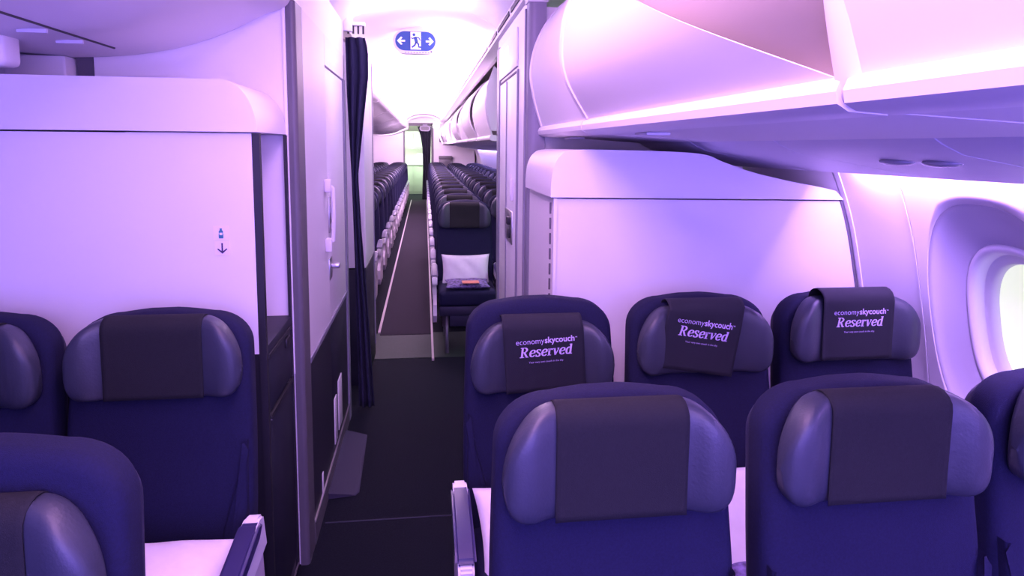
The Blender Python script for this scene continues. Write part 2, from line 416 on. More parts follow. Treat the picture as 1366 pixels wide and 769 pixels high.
# ------------------------------------------------------------------ overhead bins
def right_bin(name, y0, y1, label, group, bulge=0.0, cut=False, detail=True, door_mat='bin'):
    root = empty(name, (0.75, (y0 + y1) / 2, 1.66))
    tag(root, label, 'overhead bin', group)
    oy = (y0 + y1) / 2
    def fix(o, par=None):
        o.parent = par or root
        if par is None: o.matrix_parent_inverse = Matrix.Translation(-Vector(root.location))
        return o
    b = bulge
    dp = spline([(0.505, 1.688), (0.470 - b, 1.81), (0.456 - b, 1.93), (0.485 - b, 2.06), (0.56 - b * .6, 2.18), (0.66, 2.26)], 7)
    g = 0.006
    if cut:
        # door with its near upper corner cut away along a slope
        n = len(dp); out = thicken(dp, -0.002); vs = []; fs = []
        ys0 = []
        for (x, z) in dp:
            ys0.append(y0 + g + min(0.9, max(0, (z - 1.680)) * cut))
        t = out[n:][::-1]
        NY = 12
        for src in (dp, t):
            for i, (x, z) in enumerate(src):
                for j in range(NY + 1):
                    vs.append((x, ys0[i] + (y1 - g - ys0[i]) * j / NY, z))
        def id(s, i, j): return (s * n + i) * (NY + 1) + j
        for s in (0, 1):
            for i in range(n - 1):
                for j in range(NY):
                    fs.append((id(s, i, j), id(s, i, j + 1), id(s, i + 1, j + 1), id(s, i + 1, j)))
        for i in range(n - 1):
            fs.append((id(0, i, 0), id(0, i + 1, 0), id(1, i + 1, 0), id(1, i, 0)))
            fs.append((id(0, i, NY), id(0, i + 1, NY), id(1, i + 1, NY), id(1, i, NY)))
        for j in range(NY):
            fs.append((id(0, 0, j), id(0, 0, j + 1), id(1, 0, j + 1), id(1, 0, j)))
            fs.append((id(0, n - 1, j), id(0, n - 1, j + 1), id(1, n - 1, j + 1), id(1, n - 1, j)))
        d = mesh('door', vs, fs, M[door_mat], None, True); d.data.set_sharp_from_angle(angle=radians(35)); fix(d)
    else:
        d = fix(extrude_y('door', thicken(dp, -0.012), y0 + g, y1 - g, M[door_mat], None, True, ny=4))
    # raised rim along the aft edge of the door
    rim = [(x - 0.006, z) for x, z in dp]
    if y0 > 0: fix(extrude_y('door_rim', thicken(rim, -0.02), y1 - g - 0.03, y1 - g + 0.001, M['cap'], None, True))
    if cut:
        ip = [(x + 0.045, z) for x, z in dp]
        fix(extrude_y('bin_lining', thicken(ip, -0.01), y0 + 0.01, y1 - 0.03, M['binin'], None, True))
    # lip: rounded nose that carries the door
    nose = [(0.507, 1.690), (0.495, 1.683), (0.490, 1.670), (0.493, 1.655), (0.508, 1.646), (0.56, 1.642), (0.56, 1.688)]
    fix(extrude_y('lip', nose, y0 + 0.002, y1 - 0.002, M['cap'], None, True))
    # floor and housing of the bin
    hs = [(0.56, 1.645), (0.80, 1.632), (1.02, 1.618), (1.30, 1.66), (1.38, 1.80), (1.30, 2.18), (1.0, 2.38), (0.70, 2.36), (0.69, 2.27), (0.90, 2.2), (1.1, 2.1), (1.15, 1.85), (1.1, 1.70), (0.56, 1.672)]
    fix(extrude_y('housing', hs, y0 + 0.002, y1 - 0.002, M['bin'], None, True))
    if detail:
        for yy_ in ((y0 * .25 + y1 * .75),):
            fix(boxes('latch', [(0.575, 0.64, yy_ - 0.05, yy_ + 0.05, 1.634, 1.642)], M['psu'], None, 0.003))
    return root
right_bin('overhead_bin', 2.105, 2.93, 'short closed overhead bin with curved front, next to the tall monument on the right', None, 0.0)
right_bin('overhead_bin', 0.765, 2.10, 'large open overhead bin with diagonal door edge, over the reserved seats', None, 0.035, cut=2.7)
right_bin('overhead_bin', -0.60, 0.755, 'near overhead bin at the top right corner of the photo', None, 0.0)
# rounded seam post between the two near bins
o = tube('bin_divider', spline([(0.530, 0.765, 1.665), (0.500, 0.765, 1.80), (0.490, 0.765, 1.95), (0.515, 0.765, 2.08), (0.59, 0.765, 2.2)], 6), 0.032, M['cap'])
tag(o, 'rounded white divider post between the two nearest overhead bins', 'divider')

# passenger service channel under the bins
def psu(y0, y1, n, name='service_panel', label=None, group=None):
    pr = [(1.00, 1.632), (0.93, 1.628), (0.955, 1.612), (1.00, 1.592), (1.15, 1.566), (1.28, 1.543), (1.385, 1.524), (1.40, 1.530), (1.395, 1.548), (1.29, 1.570), (1.1, 1.600)]
    o = empty(name, (1.15, (y0 + y1) / 2, 1.59)); tag(o, label, 'ceiling panel', group)
    inv = Matrix.Translation(-Vector(o.location))
    L_ = (y1 - y0) / n
    for k in range(n):
        p = extrude_y('panel', pr, y0 + k * L_ + 0.003, y0 + (k + 1) * L_ - 0.003, M['psu'], o, True); p.matrix_parent_inverse = inv
    if n <= 6:
        for k, yk in enumerate([y0 + L_ * q for q in (1.5, 3.5)]):
            for dy in (-0.12, 0.02):
                e = bmesh.new(); bmesh.ops.create_uvsphere(e, u_segments=20, v_segments=10, radius=1)
                for v in e.verts:
                    v.co = Vector((1.10 + v.co.x * 0.030, yk + dy + v.co.y * 0.05, 1.574 + v.co.z * 0.010))
                p = frombm('reading_light', e, M['lens'], o, True); p.matrix_parent_inverse = inv
    return o
psu(-0.6, 2.9, 6, label='violet underside panel with reading lights beneath the near right bins')
psu(4.3, 20.2, 16, label='underside panel beneath the far right row of overhead bins')

# glowing cove strip over the windows (the lamp itself)
o = extrude_y('cove_light', [(1.405, 1.60), (1.425, 1.60), (1.43, 1.62), (1.405, 1.62)], -0.6, 2.24, M['cove'], None)
tag(o, 'bright pinkish white light strip above the windows on the right', 'light strip')
o = extrude_y('cove_light', [(1.405, 1.60), (1.425, 1.60), (1.43, 1.62), (1.405, 1.62)], 5.0, 20.0, M['cove'], None)
tag(o, 'far light strip above the windows behind the tall right monument', 'light strip')

# far right bins
ords = ['first', 'second', 'third', 'fourth', 'fifth', 'sixth', 'seventh', 'eighth', 'ninth', 'tenth', 'eleventh', 'twelfth', 'thirteenth', 'fourteenth', 'fifteenth', 'sixteenth', 'seventeenth', 'eighteenth']
y = 5.15
for k in range(11):
    right_bin('overhead_bin', y, y + 1.3, 'overhead bin on the right beyond the tall monument, %s in the row going aft' % ords[k], 'far right overhead bins', 0.035 if k % 2 else 0.0, detail=False)
    y += 1.37
# end cheek of the far bins: a triangular flap
o = poly_xz('bin_end_flap', [(0.50, 1.72), (0.93, 1.72), (0.93, 1.80), (0.52, 2.20), (0.465, 2.05), (0.46, 1.88)], 5.11, 0.03, M['bin'])
tag(o, 'pale flat end panel with sloping edge on the first far right bin', 'panel')

# slotted rail where bins meet the ceiling on the right
rail = empty('air_outlet_rail', (0.56, 6, 2.3)); tag(rail, 'white slotted air outlet rail running along the top of the right bins', 'rail')
inv = Matrix.Translation(-Vector(rail.location))
for nm, pr, m, ya, yb in (('rail_body', [(0.435, 2.245), (0.50, 2.225), (0.56, 2.26), (0.60, 2.36), (0.47, 2.34), (0.43, 2.30)], M['cap'], 2.2, 20.0),):
    p = extrude_y(nm, pr, ya, yb, m, rail, True); p.matrix_parent_inverse = inv
lst = []
yq = 2.3
while yq < 12:
    lst.append((0.427, 0.436, yq, yq + 0.52, 2.262, 2.285)); yq += 0.60
p = boxes('slot', lst, M['black'], rail); p.matrix_parent_inverse = inv; tag(p, 'dark air slots')

# ---- centre bins (left): curved underside, near run and far run
cp = spline([(-0.452, 2.28), (-0.458, 2.10), (-0.55, 2.045), (-0.68, 1.980), (-0.81, 1.934), (-0.93, 1.908), (-1.05, 1.893), (-1.17, 1.887)], 6)
def centre_bin(y0, y1, label, group=None, groove=False):
    root = empty('overhead_bin', (-1.1, (y0 + y1) / 2, 2.0)); tag(root, label, 'overhead bin', group)
    inv = Matrix.Translation(-Vector(root.location))
    def rel(o): o.parent = root; o.matrix_parent_inverse = inv; return o
    body = list(cp) + [(-1.42, 1.90), (-1.75, 1.97), (-1.95, 2.15), (-1.8, 2.4), (-0.6, 2.4)]
    rel(extrude_y('shell', body, y0 + 0.003, y1 - 0.003, M['bin'], None, True))
    return root, rel
root, rel = centre_bin(0.9, 2.495, 'curved white overhead bin at the top left, meeting the tall left monument')
rel(tube('door_seam', [(-0.972, y_, 1.901) for y_ in (0.95, 1.4, 1.8, 2.33)], 0.004, M['black']))
for yy_ in (1.3, 1.62, 1.95, 2.14): rel(box('latch', -1.05, -0.978, yy_, yy_ + 0.008, 1.886, 1.896, M['psu']))
e = bmesh.new(); bmesh.ops.create_cone(e, cap_ends=True, segments=24, radius1=0.03, radius2=0.026, depth=0.012)
for v in e.verts: v.co += Vector((-0.60, 1.98, 2.012))
rel(frombm('reading_light', e, M['lens'], None, True, 40))
root, rel = centre_bin(-0.6, 0.895, 'curved white overhead bin nearest the camera above the left seats')
y = 5.3
for k in range(7):
    root, rel = centre_bin(y, y + 2.05, 'bulging centre overhead bin left of the aisle beyond the curtain, %s going aft' % ords[k], 'far centre overhead bins')
    if k == 1:
        rel(extrude_y('light', [(-0.452, 2.10), (-0.458, 2.10), (-0.458, 2.13), (-0.452, 2.13)], y + 0.9, y + 1.1, M['spot'], None))
    y += 2.1

# little lamps on the aft ceiling
for (x_, y_, z_, lb) in ((-0.30, 13.0, 2.20, 'small round glowing lamp on the centre bins far down the aisle'),
                         (-0.58, 20.1, 2.20, 'glowing round lamp at the left top corner of the far doorway'),
                         (0.34, 20.1, 2.20, 'glowing round lamp at the right top corner of the far doorway')):
    e = bmesh.new(); bmesh.ops.create_uvsphere(e, u_segments=20, v_segments=12, radius=0.10 if y_ > 15 else 0.05)
    for v in e.verts: v.co += Vector((x_ if y_ > 15 else -0.44, y_, z_))
    tag(frombm('ceiling_lamp', e, M['spot'], None, True), lb, 'lamp')

# ------------------------------------------------------------------ LEFT: front stowage cabinet
XL = -0.482
YF, YB = 2.08, 2.495
cab = empty('stowage_cabinet', (-1.0, YF, 0)); tag(cab, 'low white stowage cabinet with rounded cap behind the left seats', 'cabinet')
def part(par):
    inv = Matrix.Translation(-Vector(par.location))
    def f(o, p=None):
        o.parent = p or par
        if p is None: o.matrix_parent_inverse = inv
        return o
    return f
P = part(cab)
capo = [(-2.6, 1.637), (-2.6, 1.792)] + [(-0.585 + 0.100 * sin(t), 1.637 + 0.15 * cos(t)) for t in [pi / 2 * k / 12 for k in range(13)]]
# softened cap: slightly proud of the panel below it
P(extrude_y('cap', capo, YF - 0.012, YB, M['cap'], None, True))
P(box('front_panel', -2.6, XL - 0.022, YF, YF + 0.02, 0.965, 1.632, M['wall']))
P(boxes('edge_trim', [(XL - 0.022, XL, YF, YF + 0.020, 0.0, 1.634), (XL - 0.008, XL + 0.001, YB - 0.035, YB - 0.012, 0.0, 1.634)], M['black']))
P(box('base_panel', -2.6, XL - 0.02, YF + 0.008, YF + 0.03, 0.0, 0.963, M['black']))
P(boxes('niche_lining', [(-0.86, -0.85, YF + 0.02, YB - 0.005, 0.96, 1.634), (-0.85, XL - 0.01, YB - 0.012, YB - 0.004, 0.96, 1.634),
                         (-0.85, XL - 0.025, YF + 0.021, YF + 0.026, 0.96, 1.634)], M['wall']))
P(box('shelf', -0.85, XL, YF + 0.02, YB - 0.012, 0.955, 0.985, M['dark'], None, 0.003))
dr = P(box('drawer', -0.84, XL - 0.002, YF + 0.024, YB - 0.04, 0.765, 0.945, M['dark'], None, 0.004))
box('handle', XL - 0.002, XL + 0.006, YB - 0.14, YB - 0.08, 0.90, 0.93, M['black'], dr, 0.002).matrix_parent_inverse = Matrix.Identity(4)
for zz in (0.748, 0.945): P(box('drawer_rail', XL - 0.004, XL + 0.004, YF + 0.02, YB - 0.035, zz, zz + 0.012, M['black']))
P(box('door', -0.84, XL - 0.003, YF + 0.024, YB - 0.04, 0.06, 0.742, M['dark'], None, 0.004))
P(box('kick_plate', -0.84, XL - 0.008, YF + 0.02, YB - 0.02, 0.0, 0.05, M['gap']))
P(box('base_trim', XL - 0.001, XL + 0.004, YF + 0.05, YB - 0.03, 0.03, 0.036, M['metal']))
# stickers: bottle and down arrow
stk = tag(empty('wall_sticker', (-0.592, YF - 0.001, 1.32)), 'pale sticker with bottle symbol over a down arrow, on the white cabinet front', 'sticker')
Q = part(stk)
Q(boxes('backing', [(-0.622, -0.578, YF - 0.002, YF - 0.0005, 1.318, 1.360), (-0.620, -0.576, YF - 0.002, YF - 0.0005, 1.272, 1.315)], M['sticker']))
bp = [(0.006, 0), (0.0065, 0.004), (0.0065, 0.012), (0.0055, 0.016), (0.0065, 0.019), (0.005, 0.0225), (0.003, 0.025), (0.003, 0.030), (-0.003, 0.030), (-0.003, 0.025), (-0.005, 0.0225), (-0.0065, 0.019), (-0.0055, 0.016), (-0.0065, 0.012), (-0.0065, 0.004), (-0.006, 0)]
Q(poly_xz('bottle_symbol', [(-0.600 + x, 1.323 + z) for x, z in bp], YF - 0.003, 0.001, M['teal']))
Q(boxes('bottle_label', [(-0.604, -0.596, YF - 0.0034, YF - 0.003, 1.333, 1.340)], M['sticker']))
ar = [(-0.0022, 0.034), (0.0022, 0.034), (0.0022, 0.010), (0.012, 0.018), (0.0145, 0.0155), (0, 0.002), (-0.0145, 0.0155), (-0.012, 0.018), (-0.0022, 0.010)]
Q(poly_xz('arrow_symbol', [(-0.598 + x, 1.275 + z) for x, z in ar], YF - 0.003, 0.001, M['ink']))

# ------------------------------------------------------------------ LEFT: tall monument (lavatory)
lav = empty('lavatory_monument', (-1.0, 2.5, 0)); tag(lav, 'tall white lavatory monument with grey corner post and aisle door on the left', 'lavatory')
P = part(lav)
XS = -0.447
P(box('front_panel', -1.11, XS - 0.02, 2.50, 2.53, 1.60, 2.36, M['wall']))
P(box('lower_front_panel', -1.11, XS - 0.02, 2.505, 2.53, 0.0, 1.60, M['wall']))
P(box('back_panel', -1.11, XS, 3.93, 3.955, 0.0, 2.36, M['wall']))
post = [(XS - 0.032, 2.497)] + [(XS - 0.014 + 0.016 * cos(t), 2.512 + 0.016 * sin(t)) for t in [-pi / 2 + pi / 2 * k / 8 for k in range(9)]] + [(XS + 0.002, 2.63), (XS - 0.032, 2.63)]
n = len(post)
vs = [(x, y, 0.0) for x, y in post] + [(x, y, 2.10) for x, y in post]
P(mesh('corner_post', vs, [tuple(range(n)), tuple(range(n, 2 * n))] + [(i, (i + 1) % n, n + (i + 1) % n, n + i) for i in range(n)], M['grey']))
P(box('edge_strip', XS - 0.040, XS - 0.031, 2.490, 2.50, 0.76, 2.09, M['cap']))
P(box('side_panel', XS - 0.03, XS, 2.63, 3.205, 0.775, 2.10, M['wall']))
P(box('header_panel', XS - 0.03, XS, 3.21, 3.955, 1.965, 2.10, M['wall']))
P(box('upper_fascia', XS - 0.03, XS - 0.004, 2.50, 3.955, 2.103, 2.36, M['ceil']))
P(box('lower_side_panel', XS - 0.03, XS, 2.63, 3.205, 0.10, 0.755, M['dark']))
P(box('dado_rail', XS - 0.03, XS + 0.004, 2.63, 3.955, 0.755, 0.775, M['post']))
P(box('kick_plate', XS - 0.03, XS + 0.004, 2.63, 3.955, 0.0, 0.095, M['grey']))
P(box('base_trim', XS, XS + 0.006, 2.63, 3.955, 0.095, 0.103, M['metal']))
dr = P(box('door', XS - 0.03, XS - 0.002, 3.215, 3.87, 0.775, 1.955, M['wall'], None, 0.003))
dl = P(box('lower_door', XS - 0.03, XS - 0.002, 3.215, 3.87, 0.10, 0.755, M['dark'], None, 0.003))
P(box('door_frame', XS - 0.03, XS + 0.006, 3.88, 3.955, 0.0, 1.963, M['post']))
P(boxes('vent', [(XS - 0.004, XS + 0.003, 3.27, 3.35, 0.13, 0.36), (XS - 0.004, XS + 0.003, 3.42, 3.56, 0.14, 0.40)], M['white'], None, 0.002))
P(box('floor_vent', XS - 0.004, XS + 0.003, 2.845, 2.875, 0.10, 0.19, M['white'], None, 0.002))
gh = P(tube('grab_handle', [(XS + 0.004, 3.12, 1.43), (XS + 0.035, 3.12, 1.41), (XS + 0.038, 3.12, 1.30), (XS + 0.035, 3.12, 1.17), (XS + 0.004, 3.12, 1.15)], 0.010, M['white']))
for zz in (1.39, 1.12): P(box('handle_mount', XS, XS + 0.03, 3.095, 3.145, zz, zz + 0.06, M['white'], None, 0.006))
lk = P(box('latch_plate', XS - 0.002, XS + 0.004, 3.23, 3.33, 1.19, 1.36, M['metal'], None, 0.002))
P(boxes('latch_lever', [(XS + 0.004, XS + 0.02, 3.255, 3.285, 1.25, 1.33), (XS + 0.004, XS + 0.012, 3.25, 3.30, 1.20, 1.23)], M['metal'], None, 0.004))
kb = P(box('lock_plate', XS - 0.002, XS + 0.004, 3.20, 3.29, 0.97, 1.07, M['metal'], None, 0.002))
P(box('door_knob', XS + 0.004, XS + 0.045, 3.23, 3.27, 1.02, 1.045, M['metal'], None, 0.006))
P(box('ashtray', XS - 0.002, XS + 0.006, 3.23, 3.26, 1.40, 1.47, M['white'], None, 0.003))
e = bmesh.new(); bmesh.ops.create_uvsphere(e, u_segments=16, v_segments=8, radius=0.028)
for v in e.verts: v.co = Vector((XS + v.co.x * 0.3, 3.50 + v.co.y, 2.03 + v.co.z))
P(frombm('indicator_light', e, M['lamp'], None, True))
# metal threshold plate lying on the floor
o = mesh('threshold_plate', [(-0.445, 2.98, 0.002), (-0.325, 3.0, 0.002), (-0.31, 3.03, 0.002), (-0.325, 3.66, 0.002), (-0.445, 3.68, 0.002),
                             (-0.445, 2.98, 0.03), (-0.335, 3.0, 0.006), (-0.318, 3.03, 0.006), (-0.333, 3.66, 0.006), (-0.445, 3.68, 0.03)],
         [(0, 1, 2, 3, 4), (5, 6, 7, 8, 9), (0, 1, 6, 5), (1, 2, 7, 6), (2, 3, 8, 7), (3, 4, 9, 8), (4, 0, 5, 9)], M['plate'])
tag(o, 'grey metal threshold plate on the floor at the left monument door', 'floor plate')

# dark block painted in place of the shaded gap, and lit column seen over the cabinet, small white housing
struct(box('wall_left', -3.5, -1.11, 2.62, 2.66, 0.0, 2.4, M['wall']))
o = box('recess_panel', -1.165, -1.112, 2.50, 2.60, 1.6, 1.90, M['gap']); tag(o, 'dark grey recess panel above the low left cabinet, beside the lit column', 'panel')
o = box('column', -1.36, -1.17, 2.44, 2.60, 1.6, 1.888, M['wall'], None, 0.01); tag(o, 'short pale lit column above the low left cabinet', 'column')
o = box('monitor_housing', -1.30, -1.128, 2.02, 2.12, 1.82, 1.917, M['white'], None, 0.02, 4)
o.location.z = -0.012
tag(o, 'small rounded white housing hanging under the bin at the left edge', 'housing')

# ------------------------------------------------------------------ curtain by the left monument
def curtain(name, cy, z0, z1, left, right, m, label, folds=5, depth=0.05, n=60):
    """left / right: lists of (t, x) from the top (t=0) to the hem (t=1)"""
    def at(tab, t):
        for (ta, xa), (tb, xb) in zip(tab[:-1], tab[1:]):
            if t <= tb: return xa + (xb - xa) * (t - ta) / (tb - ta)
        return tab[-1][1]
    vs, fs = [], []; NZ, NX = 48, n
    for j in range(NZ + 1):
        t = j / NZ
        xa, xb = at(left, t), at(right, t); z = z1 + (z0 - z1) * t
        for i in range(NX + 1):
            u = i / NX
            vs.append((xa + (xb - xa) * u, cy + depth * (0.6 + .4 * t) * sin(u * 2 * pi * folds + 0.6 * sin(3 * t)), z))
    for j in range(NZ):
        for i in range(NX):
            a = j * (NX + 1) + i; fs.append((a, a + 1, a + NX + 2, a + NX + 1))
    o = mesh(name, vs, fs, m, None, True, fix=False)
    md = o.modifiers.new('s', 'SOLIDIFY'); md.thickness = 0.004
    return tag(o, label, 'curtain')
curtain('curtain', 4.04, 0.02, 2.215, [(0, -0.445), (0.15, -0.442), (0.36, -0.425), (0.6, -0.415), (1, -0.405)],
        [(0, -0.335), (0.03, -0.318), (0.10, -0.318), (0.22, -0.35), (0.36, -0.385), (0.5, -0.372), (0.7, -0.345), (1, -0.312)],
        M['curtain'], 'navy blue curtain gathered beside the left lavatory monument', folds=2.5, depth=0.022)
o = empty('curtain_rail', (-0.38, 4.0, 2.28)); tag(o, 'white curtain rail bracket above the navy curtain', 'rail')
P = part(o)
P(boxes('bracket', [(-0.45, -0.40, 3.97, 4.03, 2.24, 2.34), (-0.42, -0.33, 3.99, 4.05, 2.275, 2.295)], M['white'], None, 0.004))
P(boxes('clip', [(-0.43 + k * 0.028, -0.42 + k * 0.028, 4.01, 4.03, 2.232, 2.276) for k in range(4)], M['black'], None))

# ------------------------------------------------------------------ second left partition beyond the curtain
par2 = empty('partition', (-0.9, 4.4, 0)); tag(par2, 'white partition with dark lower half beyond the navy curtain on the left', 'partition')
P = part(par2)
P(box('upper_panel', -1.8, -0.382, 4.45, 5.18, 0.80, 2.25, M['wall'], None, 0.012))
P(box('lower_panel', -1.8, -0.384, 4.46, 5.17, 0.0, 0.795, M['dark'], None, 0.008))
P(box('edge_trim', -0.386, -0.376, 5.10, 5.13, 0.1, 2.2, M['post']))
P(box('sticker', -0.3825, -0.3795, 4.86, 4.96, 1.72, 1.92, M['sticker']))

# ------------------------------------------------------------------ RIGHT: low closet behind the reserved seats
rc = empty('closet', (1.0, 2.28, 0)); tag(rc, 'low wide white closet with rounded cap behind the reserved seats', 'closet')
P = part(rc)
XR = 0.445; YR, YRB = 2.28, 2.86
top = spline([(0.428, 1.432), (0.428, 1.47), (0.436, 1.53), (0.462, 1.575), (0.515, 1.592), (0.70, 1.592), (0.95, 1.583), (1.04, 1.555), (1.147, 1.520), (1.28, 1.490), (1.40, 1.468), (1.475, 1.452)], 5)
outl = top + [(1.507, 1.42), (0.428, 1.430)]
P(extrude_y('cap', outl, YR - 0.012, YRB, M['cap'], None, True))
fr = [(XR, 0.0), (XR, 1.424), (1.500, 1.414)] + [(wall_x(z) - 0.006, z) for z in [1.40 - 1.4 * k / 24 for k in range(25)]]
P(poly_xz('front_panel', fr, YR, 0.03, M['wall']))
P(box('side_panel', XR + 0.002, XR + 0.03, YR + 0.03, YRB, 0.0, 1.426, M['wall']))
P(boxes('hinge', [(XR - 0.004, XR + 0.002, YR + 0.075, YR + 0.082, 0.1 + k * 0.055, 0.14 + k * 0.055) for k in range(24)], M['gap']))
P(box('edge_trim', XR - 0.005, XR + 0.006, YR - 0.006, YR + 0.012, 0.0, 1.426, M['cap']))
pr = [(wall_x(z) - 0.006, z) for z in [1.42 - 1.42 * k / 24 for k in range(25)]]
P(extrude_y('edge_seal', thicken(pr, -0.008), YR - 0.006, YR + 0.004, M['grey'], None, True))

# ------------------------------------------------------------------ RIGHT: tall monument
tm = empty('lavatory_monument', (0.9, 2.9, 0)); tag(tm, 'tall pale monument with violet corner post and metal latch on the right of the aisle', 'lavatory')
P = part(tm)
XT = 0.447
post = [(XT + 0.075, 2.93)] + [(XT + 0.03 + 0.03 * cos(t), 2.96 + 0.03 * sin(t)) for t in [-pi / 2 - pi / 2 * k / 8 for k in range(9)]] + [(XT, 3.0), (XT + 0.075, 3.0)]
n = len(post)
vs = [(x, y, 0.0) for x, y in post] + [(x, y, 2.215) for x, y in post]
P(mesh('corner_post', vs, [tuple(range(n)), tuple(range(n, 2 * n))] + [(i, (i + 1) % n, n + (i + 1) % n, n + i) for i in range(n)], M['post']))
P(box('post_cap', XT - 0.008, XT + 0.085, 2.925, 3.01, 2.215, 2.25, M['cap'], None, 0.008))
P(box('front_panel', XT + 0.075, 1.45, 2.95, 2.98, 0.0, 2.2, M['wall']))
P(box('side_panel', XT + 0.002, XT + 0.03, 3.0, 4.15, 0.0, 2.23, M['wall']))
P(box('door', XT - 0.003, XT + 0.003, 3.27, 4.0, 0.06, 1.955, M['wall'], None, 0.001))
P(boxes('door_trim', [(XT - 0.007, XT + 0.002, 3.0, 3.02, 0, 2.2), (XT - 0.007, XT + 0.002, 3.245, 3.265, 0.0, 1.97), (XT - 0.009, XT + 0.002, 3.66, 3.672, 0.0, 1.95), (XT - 0.007, XT + 0.002, 4.03, 4.15, 0, 2.18)], M['post'], None, 0.001))
P(box('header_panel', XT - 0.008, XT + 0.002, 3.27, 4.03, 1.985, 2.17, M['cap'], None, 0.003))
P(box('header_seam', XT - 0.004, XT, 3.27, 4.0, 1.957, 1.968, M['gap']))
e = bmesh.new(); bmesh.ops.create_uvsphere(e, u_segments=16, v_segments=8, radius=0.028)
for v in e.verts: v.co = Vector((XT - 0.008 + v.co.x * 0.3, 3.62 + v.co.y, 2.10 + v.co.z))
P(frombm('indicator_light', e, M['lamp'], None, True))
P(box('latch_plate', XT - 0.008, XT + 0.001, 3.40, 3.70, 1.10, 1.27, M['metal'], None, 0.003))
P(boxes('latch_lever', [(XT - 0.025, XT - 0.008, 3.44, 3.50, 1.20, 1.24), (XT - 0.02, XT - 0.008, 3.44, 3.48, 1.13, 1.18)], M['black'], None, 0.003))
P(box('grab_handle', XT - 0.022, XT - 0.002, 3.37, 3.39, 1.33, 1.44, M['white'], None, 0.006))
P(box('placard', XT - 0.006, XT - 0.002, 3.46, 3.52, 1.34, 1.46, M['sticker'], None, 0.001))

# ------------------------------------------------------------------ exit sign hanging from the ceiling
ex = empty('exit_sign', (-0.058, 4.90, 2.44)); tag(ex, 'blue oval exit sign with running figure and two arrows on the aisle ceiling', 'sign')
P = part(ex)
def oval(hw, hh, n=14):
    pts = []
    for k in range(n + 1): t = -pi / 2 + pi * k / n; pts.append((hw - hh + hh * cos(t), hh * sin(t)))
    for k in range(n + 1): t = pi / 2 + pi * k / n; pts.append((-(hw - hh) + hh * cos(t), hh * sin(t)))
    return pts
cx, cz, cy = -0.058, 2.332, 4.90
P(poly_xz('sign_housing', [(cx + x, cz - 0.004 + z) for x, z in oval(0.158, 0.082)], cy, 0.06, M['white']))
P(poly_xz('sign_face', [(cx + x, cz + z) for x, z in oval(0.140, 0.066)], cy - 0.004, 0.004, M['blue']))
P(box('mount', cx - 0.08, cx + 0.08, cy + 0.02, cy + 0.05, cz + 0.05, 2.44, M['white']))
fy = cy - 0.007
P(poly_xz('doorway_symbol', [(cx - 0.034, cz - 0.058), (cx + 0.038, cz - 0.058), (cx + 0.038, cz + 0.062), (cx - 0.034, cz + 0.062)], fy, 0.002, M['signwhite']))
def arrow(s):
    x0 = cx + s * 0.072
    return [(x0, cz + 0.006), (x0 + s * 0.032, cz + 0.006), (x0 + s * 0.018, cz + 0.022), (x0 + s * 0.028, cz + 0.028), (x0 + s * 0.055, cz), (x0 + s * 0.028, cz - 0.028), (x0 + s * 0.018, cz - 0.022), (x0 + s * 0.032, cz - 0.006), (x0, cz - 0.006)]
P(poly_xz('arrow', arrow(-1), fy, 0.002, M['signwhite'])); P(poly_xz('arrow', arrow(1), fy, 0.002, M['signwhite']))
def limb(pts, k): return pen([L(*pts, k=k)])
vs, fs = [], []
for pts, k in (([(-0.002, 0.026), (0.008, -0.008)], 0.022), ([(0.0, 0.026), (-0.02, 0.016), (-0.03, 0.022)], 0.008), ([(0.0, 0.026), (0.024, 0.022), (0.034, 0.004)], 0.008),
               ([(0.006, -0.006), (-0.006, -0.030), (-0.026, -0.044)], 0.012), ([(0.008, -0.006), (0.022, -0.022), (0.022, -0.04), (0.044, -0.042)], 0.012)):
    v, f = limb(pts, k); b = len(vs); vs += v; fs += [tuple(i + b for i in q) for q in f]
b = len(vs); vs += [Vector((-0.01 + 0.0105 * cos(2 * pi * k / 14), 0.043 + 0.0105 * sin(2 * pi * k / 14))) for k in range(14)]; fs.append(tuple(range(b, b + 14)))
P(mesh('running_figure', [(cx + v.x, fy - 0.0015, cz + v.y) for v in vs], fs, M['blue'], None, fix=False))
P(boxes('vent_slot', [(cx - 0.075 + k * 0.02, cx - 0.063 + k * 0.02, cy - 0.001, cy + 0.002, cz - 0.080, cz - 0.076) for k in range(9)], M['ink']))
P(box('status_lamp', cx + 0.105, cx + 0.115, cy - 0.002, cy + 0.002, cz - 0.075, cz - 0.066, M['ink']))

# ------------------------------------------------------------------ aft end of the cabin
YE = 20.4
for nm, a in (('wall_back', (-3.5, -0.60, YE, YE + 0.08, 0, 2.62)), ('wall_back', (0.27, 2.1, YE, YE + 0.08, 0, 2.62)), ('wall_back', (-0.60, 0.27, YE, YE + 0.08, 2.26, 2.62))):
    struct(box(nm, *a, M['wall']))
struct(boxes('door_1', [(-0.62, -0.57, YE - 0.03, YE, 0, 2.28), (0.20, 0.27, YE - 0.03, YE, 0, 2.28), (-0.62, 0.27, YE - 0.03, YE, 2.20, 2.28)], M['grey']))
struct(boxes('wall_back', [(-1.6, -1.55, YE, 23.9, 0, 2.62), (1.5, 1.55, YE, 23.9, 0, 2.62), (-1.6, 1.55, 23.9, 23.95, 0, 2.62)], M['galleyfar']))
g = empty('galley_unit', (-0.3, 23.2, 0)); tag(g, 'bright greenish white galley unit with lockers seen through the far doorway', 'galley')
P = part(g)
P(box('counter', -1.3, 0.10, 22.9, 23.8, 0.0, 0.98, M['galley'], None, 0.02))
P(box('worktop', -1.32, 0.12, 22.86, 23.8, 0.98, 1.02, M['white']))
for k in range(3): P(box('locker_door', -1.28 + k * 0.46, -0.85 + k * 0.46, 23.3, 23.4, 1.55, 2.05, M['galley'], None, 0.01))
